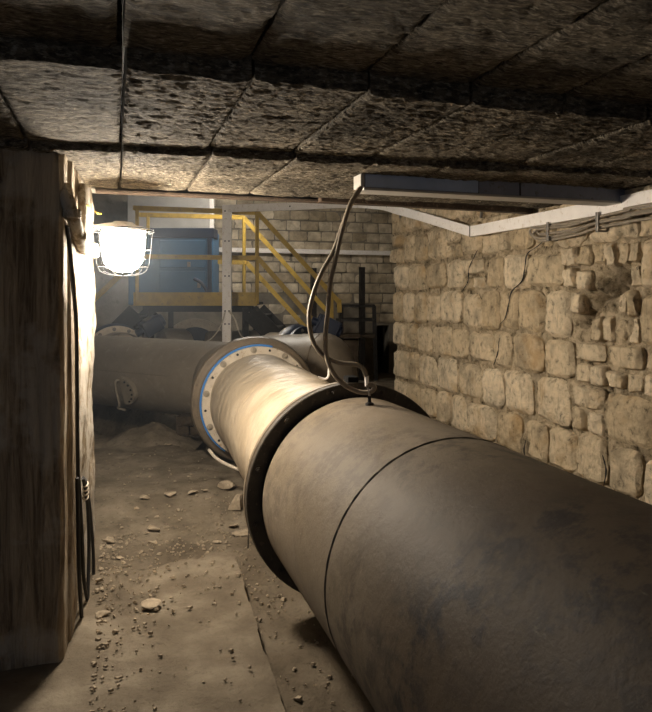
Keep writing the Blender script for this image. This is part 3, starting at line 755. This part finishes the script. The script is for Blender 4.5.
# ================================================================== HOSES AND SENSOR
def on_pipe(u, v, r=.5):
    d = px(u, v, 1)-Vector((0,0,H)); dx, dz = d.x, d.z; ox, oz = -AX, H-AZ
    A = dx*dx+dz*dz; B = 2*(ox*dx+oz*dz); Cc = ox*ox+oz*oz-r*r; t_ = (-B-math.sqrt(max(0, B*B-4*A*Cc)))/(2*A)
    return Vector((d.x*t_, d.y*t_, H+d.z*t_))
sp = on_pipe(369.5, 405); sd = Vector((sp.x-AX, 0, sp.z-AZ)).normalized()
pp = (sp-Vector((0,0,H))).dot(D_)
sen = thing('pressure_tap', 'small threaded tap standing on top of the large pipe by the dark flange', 'tap', sp)
bm = NB(); lathe(bm, sp-Vector((0,0,.006)), (0,0,1), [(0, .022), (.016, .020), (.02, .009), (.05, .008), (.05, .0005)], 16); obj('base', bm, M['darkiron'], sen, True)
top = px(367.5, 384, pp); bm = NB(); tube(bm, [sp+Vector((0,0,.04)), px(369, 393, pp), top], .0055, 8, 4); obj('stem', bm, M['steel'], sen, True)
bm = NB(); tube(bm, [px(367, 386, pp), px(366.5, 376, pp)], .011, 8, 1); obj('fitting', bm, M['wsteel'], sen, True)
h1 = [(361.5, 187), (352, 202), (343, 224), (334, 250), (322, 272), (313, 295), (309, 318), (313, 341), (325, 357), (341, 363), (356, 364.5), (363, 369), (366.5, 377)]
h2 = [(360, 188), (350, 205), (341, 235), (335, 262), (330, 285), (328, 310), (325.5, 335), (326.5, 356), (334, 374), (346, 386), (360, 392), (371, 391.5), (374.5, 387), (370, 384.5), (366, 386)]
for pts, lab, off in ((h1, 'beige hose that swings left before ending at the pipe tap', 0), (h2, 'beige hose that hangs straighter and loops round the pipe tap', -.03)):
    n = len(pts); P3 = [px(u, v, 3.40+(pp-3.40)*i/(n-1)+off*math.sin(math.pi*i/(n-1))) for i, (u, v) in enumerate(pts)]
    bm = NB(); tube(bm, P3, .0115, 10, 6); tag(obj('hose', bm, M['hose'], None, True), lab, 'hose', 'hoses hanging from the trunking')
# hook of wire beside the lug, bent tube and thin string by the flange
bm = NB(); tube(bm, [px(329, 368, 3.75), px(328.5, 376, 3.75), px(325, 379, 3.75), px(318, 377, 3.75)], .006, 6, 5)
tag(obj('wire_hook', bm, M['wsteel'], None, True), 'bent white wire hook on top of the cream pipe', 'wire')
bm = NB(); tube(bm, [px(209, 450, 5.5), px(216, 458, 5.4), px(226, 464, 5.35), px(240, 470, 5.3)], .013, 8, 5)
tag(obj('bent_tube', bm, M['wire'], None, True), 'thin pale bent tube under the cream pipe', 'tube')
q = on_x(247, 495, AX-.5); bm = NB(); tube(bm, [px(248, 500, 3.9), px(248.5, 520, 3.9), px(248, 548, 3.9)], .003, 6, 4)
tag(obj('string', bm, M['black'], None, True), 'thin dark string hanging beside the dark flange', 'string')

# ================================================================== CABLES ON THE STONE WALL
xs = XR-.06
for k in range(5):
    dv = [0, 3.5, 7, 10.5, 13][k]
    pts = [(531+2*k, 226+dv*.55), (540, 226.5+dv*.75), (548, 225+dv*.8), (570, 223+dv*.72), (597, 214.5+dv*.8), (630, 206+dv*1.0), (652, 200+dv*1.1)]
    if k == 2: pts = [(534, 226), (530, 231), (533, 236), (542, 238), (556, 236), (575, 231.5), (597, 223), (630, 215), (652, 210)]
    if k == 4: pts = [(537, 229), (533, 234), (538, 240), (550, 240), (575, 235), (597, 228), (630, 222), (652, 218)]
    x_ = xs-.012*(k % 2); P3 = [on_x(u, v, x_) for u, v in pts]; P3.append(Vector((x_, .6, P3[-1].z+.01)))
    bm = NB(); tube(bm, P3, .009, 8, 6)
    lab = ['topmost grey cable of the bundle clipped along the stone wall', 'second grey cable from the top clipped along the stone wall', 'middle grey cable of the wall bundle, curling back at its end',
           'fourth grey cable from the top clipped along the stone wall', 'lowest grey cable of the wall bundle, sagging and curling back'][k]
    tag(obj('cable', bm, M['cable'], None, True), lab, 'cable', 'cables clipped along the stone wall')
for u, v0_, v1_, lab in ((547.5, 222, 240, 'grey cable clip on the stone wall, farther from the camera'), (597, 212, 231, 'grey cable clip on the stone wall, nearer the camera')):
    t = thing('cable_clip', lab, 'clip', on_x(u, v1_, xs-.02), 'clips of the wall cables')
    a, b = on_x(u, v0_, xs-.028), on_x(u, v1_, xs-.028)
    bm = NB(); box(bm, (xs-.032, a.y-.012, b.z), (xs-.022, a.y+.012, a.z), .003); obj('strap', bm, M['steel'], t)
    bm = NB(); box(bm, (xs-.03, a.y-.016, b.z-.006), (XR+.02, a.y+.016, b.z+.004), .002); obj('foot', bm, M['steel'], t)
for u, lab in ((400, 'small grey bracket above the white duct, left'), (481, 'small grey bracket above the white duct, at its bend')):
    a, b = on_x(u+1, 207, XR-.03), on_x(u, 218, XR-.03); bm = NB(); bar(bm, a, b, .02, .015)
    tag(obj('bracket', bm, M['steel'], None), lab, 'bracket')

# ================================================================== LEFT PIER: CONDUITS AND CABLES
def lw(u, v, off=.02):                             # pixel on the slanted pier face, lifted by off
    d = px(u, V0, 1); return px(u, v, (PX0-PSL*PY0+off)/(d.x-PSL*d.y))
bm = NB(); tube(bm, [lw(65, 188, .0), lw(68, 202, .02), lw(74, 220, .035), lw(79, 238, .035), lw(84, 248, .03), lw(91, 252, .02)], .030, 12, 6)
tag(obj('conduit', bm, M['white'], None, True), 'thick whitewashed conduit curving down the pier towards the lamp', 'conduit')
bm = NB(); tube(bm, [lw(82, 186, .02), lw(82, 206, .03), lw(84, 226, .03), lw(87, 243, .02)], .020, 10, 6)
tag(obj('conduit', bm, M['white'], None, True), 'straight whitewashed conduit at the top of the pier', 'conduit')
jb = thing('junction_box', 'whitewashed junction box on the pier beside the lamp cage', 'junction box', lw(91, 258, .02))
q = lw(90.5, 251, .0); bm = NB(); box(bm, (q.x-.03, q.y-.09, q.z-.04), (q.x+.04, q.y+.09, q.z+.04), .01); obj('case', bm, M['white'], jb, True)
bm = NB(); box(bm, (q.x+.039, q.y-.075, q.z-.032), (q.x+.046, q.y+.075, q.z+.032), .003); obj('lid', bm, M['wsteel'], jb)
for v in (214, 236):
    q = lw(72 if v == 214 else 78, v, .035); bm = NB(); lathe(bm, q-Vector((0,0,.02)), (0,0,1), [(0, .03), (.005, .038), (.035, .038), (.04, .03)], 14)
    tag(obj('pipe_coupling', bm, M['white'], None, True), 'upper whitewashed coupling on the thick conduit' if v == 214 else 'lower whitewashed coupling on the thick conduit', 'coupling')
bm = NB(); tube(bm, [lw(86, 205, .03), px(91, 208, 4.1), px(97, 213, 4.12), px(101, 214, 4.15)], .006, 6, 5)
tag(obj('wire', bm, M['yellow'], None, True), 'short yellow wire sticking out beside the pier top', 'wire')
for pts, lab in (([(67, 226), (70, 250), (73, 285), (76, 320), (77, 380), (77.5, 440), (78, 480)], 'thin dark cable running down the joint of the pier'),
                 ([(78, 470), (80, 500), (82, 540), (84, 580), (90, 610), (93, 600), (93.5, 560), (90, 510), (85, 480)], 'outer loop of black cable hanging on the pier'),
                 ([(77, 478), (78, 520), (79, 570), (82, 620), (86, 634)], 'black cable hanging down to the walkway at the pier'),
                 ([(83, 478), (87, 500), (89, 540), (88, 590), (86, 625)], 'inner loop of black cable hanging on the pier')):
    bm = NB(); tube(bm, [lw(u, v, .03) for u, v in pts], .009, 8, 6)
    tag(obj('cable', bm, M['black'], None, True), lab, 'cable', 'black cables on the pier')
q = lw(85.5, 484, .03); t = thing('spring_tie', 'coiled pale tie holding the black cables on the pier', 'tie', q)
for k in range(4):
    c = q+Vector((0, 0, -.022*k)); bm = NB(); tube(bm, [c+Vector((.012*math.cos(a), .05*math.sin(a), 0)) for a in [i*math.pi/6 for i in range(13)]], .0045, 6, 1); obj('coil', bm, M['wire'], t, True)

# ================================================================== FAR CORNER
rk = thing('iron_rack', 'dark iron rack with shelves standing at the far brick wall', 'rack', on_z(360, 377, -.02))
def rb(name, u0, v0, u1, v1, w_=.05, m='darkiron', e=0.0):
    bm = NB(); bar(bm, px(u0, v0, 12.3)+D_*e, px(u1, v1, 12.3)+D_*e, w_, w_); obj(name, bm, M[m], rk)
rb('upright', 362, 267, 362, 380.5, .09); rb('upright', 374, 306, 376, 380.5, .07); rb('upright', 341, 306, 341, 380.5, .07)
rb('upright', 362, 306, 362, 380.5, .06, e=.45)
for v in (306, 320, 336):
    a, b = px(336, v, 12.3), px(375, v, 12.3); bm = NB(); obox(bm, (a+b)/2+D_*.2, R_, D_, (0,0,1), (b-a).length/2, .25, .025); obj('shelf', bm, M['timber' if v == 336 else 'darkiron'], rk)
a, b = px(336, 340, 12.3), px(358, 376, 12.3); bm = NB(); obox(bm, (a+b)/2+D_*.2, R_, D_, (0,0,1), (b-a).dot(R_)/2, .2, abs(b.z-a.z)/2); obj('side_panel', bm, M['timber'], rk)
bm = NB(); a = px(313.5, 268, 12.0); bar(bm, a, Vector((a.x, a.y, -.03)), .09, .09); tag(obj('iron_post', bm, M['darkiron'], None), 'black iron post behind the yellow stair rails', 'post')

# ================================================================== SUPPORTS AND DEBRIS
pier_b = thing('pipe_support', 'dark brick block under the left pipe beside the cream flange', 'support', on_z(205, 436, -.03))
for r_ in range(2):
    for k in range(3):
        c = px(183+14*k+(5 if r_ else 0), 431-10*r_, 7.45); bm = rock_block(.14, .10, .05, 700+r_*5+k, 3)
        for v in bm.verts: v.co = c+R_*v.co.x+Vector((0,0,1))*v.co.y-D_*v.co.z
        bmesh.ops.recalc_face_normals(bm, faces=bm.faces[:]); obj('brick', bm, M['timber'], pier_b)
bm = NB(); a = px(176, 434, 7.55); b = px(222, 418, 7.55); obox(bm, (a+b)/2+D_*.2, R_, D_, (0,0,1), (b-a).dot(R_)/2, .2, .10); obj('core', bm, M['timber'], pier_b)
bm = NB(); q = on_z(150, 440, -.03)
def moundf(a, b):
    x, y = 2*a-1, 2*b-1; r2 = min(1, x*x+y*y); return q+R_*(x*.55)+D_*(y*.35)+Vector((0,0,-.05+.20*(1-r2)**1.3*(1+.5*fbm((x*2, y*2, 3)))+.012*fbm((x*9, y*9, 1))))
grid(bm, 36, 30, moundf); tag(obj('earth_mound', bm, M['floor'], None, True), 'low heap of earth under the left pipe', 'earth heap')
def chip(seed, sx, sy, sz):
    R = random.Random(seed); bm = NB(); bmesh.ops.create_icosphere(bm, subdivisions=2, radius=1)
    pl = [(Vector((R.uniform(-1,1), R.uniform(-1,1), R.uniform(-1,1))).normalized(), R.uniform(.3, .62)) for _ in range(8)]
    for v in bm.verts:
        c = v.co.copy()
        for n_, d_ in pl:
            k = c.dot(n_)
            if k > d_: c -= n_*(k-d_)
        c += c.normalized()*.08*noise.noise(c*2+Vector((seed, 0, 0)))
        v.co = Vector((c.x*sx, c.y*sy, max(c.z, -.55)*sz))
    return bm
def surf_z(x, y):
    return .012 if (x < slab_edge(y) and y < 4.05) else ground_z(x, y)+.012 if y < 7.7 else -.03
def chunk(name, u, v, wpx, hpx, lab, cat='rubble', z0=0.0, rz=0.0, m='rubble', group='rubble chunks on the floor'):
    q = on_z(u, v, z0); q = on_z(u, v, surf_z(q.x, q.y)); p_ = (q-Vector((0,0,H))).dot(D_); s = p_/F
    sx = wpx*s/2*1.15; sz = max(.012, hpx*s/2*.9); bm = chip(int(u*7+v), sx, sx*.7, sz)
    o = obj(name, bm, M[m], None); o.location = (q.x, q.y, surf_z(q.x, q.y)+sz*.5); o.rotation_euler = (0, 0, -TH+rz)
    return tag(o, lab, cat, group)
for a in ((152, 529, 17, 8, 'pale chunk of rubble in the middle of the dark band on the walkway'),
          (149, 605, 28, 10, 'flat orange-tinted stone lying alone on the bright slab'),
          (144, 502, 14, 7, 'squarish pale rubble chunk left of the flat shards'),
          (171, 499, 17, 7, 'long flat rubble shard in the row behind the dark band'),
          (191, 494, 14, 5, 'thin rubble shard near the slab edge, behind the dark band'),
          (108, 540, 14, 9, 'pale stone against the foot of the pier'),
          (152, 541, 9, 4, 'small pale chip just in front of the dark band'),
          (168, 446, 8, 5, 'small bright stone lying under the left pipe'),
          (169, 437, 10, 6, 'dull stone beside the dark brick support'),
          (134, 455, 7, 4, 'tiny stone on the dusty floor between the pier and support'),
          (205, 491, 6, 3, 'tiny chip at the far corner of the slab'),
          (178, 519, 6, 4, 'tiny chip right of the middle rubble chunk'),
          (98, 582, 11, 7, 'grey clod beside the pier, below the pale stone'),
          (103, 615, 14, 5, 'dark crumbled clod by the cable loops'),
          (120, 557, 14, 3, 'dark thin shard lying near the pier foot'),
          (218, 538, 10, 4, 'flat chip on the slab corner beside the trench')):
    chunk('rubble_chunk', *a)
for u, v, wp_, hp_, lab in ((236, 503, 24, 22, 'large broken block of pale stone wedged beside the dark flange'), (226, 488, 16, 14, 'dark broken block leaning behind the large pale one'),
                      (245, 533, 26, 8, 'flat broken tile lying under the dark flange'), (234, 526, 12, 5, 'small tile fragment beside the flat broken tile')):
    chunk('broken_block', u, v, wp_, hp_, lab, 'rubble', -.1, .4)
o = chunk('rag', 293, 577, 9, 5, 'small pale scrap under the bottom of the dark flange', 'scrap', -.1, .7, 'wire', None)
# fine gravel that nobody could count
bm = NB(); Rg = random.Random(5)
for k in range(1200):
    zone = Rg.random()
    if zone < .36: x = XL+.02+abs(Rg.gauss(0, .14)); y = Rg.uniform(1.8, 5)
    elif zone < .62: x = Rg.uniform(XL, .8); y = 4.35+Rg.gauss(0, .42)
    elif zone < .8: x = Rg.uniform(.7, 1.15); y = Rg.uniform(1.5, 5.5)
    else: x = Rg.uniform(XL, .9); y = Rg.uniform(1.8, 7.2)
    if x > 1.2 or y > 7.6: continue
    s = min(.022, .003+abs(Rg.gauss(0, .006))); zz = surf_z(x, y)-.006
    vs = [bm.verts.new((x+s*Rg.uniform(.6, 1.4)*math.cos(a+Rg.uniform(-.4, .4)), y+s*Rg.uniform(.5, 1.2)*math.sin(a), zz)) for a in (0, 1.57, 3.14, 4.71)]
    tp = [bm.verts.new((v.co.x*.7+x*.3+Rg.uniform(-s, s)*.2, v.co.y*.7+y*.3, zz+.004+s*Rg.uniform(.15, .7))) for v in vs]
    for i in range(4): bm.faces.new((vs[i], vs[(i+1) % 4], tp[(i+1) % 4], tp[i]))
    bm.faces.new(tp)
tag(obj('gravel', bm, M['rubble'], None), 'scattered fine gravel and chips over the walkway and trench', 'gravel', kind='stuff')

# ================================================================== HAZE
k = N('damp_haze'); t_ = k.t
for n_ in list(t_.nodes):
    if n_.type == 'BSDF_PRINCIPLED': t_.nodes.remove(n_)
vs_ = k.n('ShaderNodeVolumeScatter'); vs_.inputs['Color'].default_value = (.78, .88, 1, 1); vs_.inputs['Density'].default_value = HAZE; vs_.inputs['Anisotropy'].default_value = .35
k.l(vs_.outputs[0], [n_ for n_ in t_.nodes if n_.type == 'OUTPUT_MATERIAL'][0].inputs['Volume'])
bm = NB(); box(bm, (-3.9, 3.55, .0), (1.1, YW-.05, H+2.0)); tag(obj('haze', bm, k.m, None), 'thin damp haze hanging around the lamp and in the far hall', 'haze', kind='stuff')
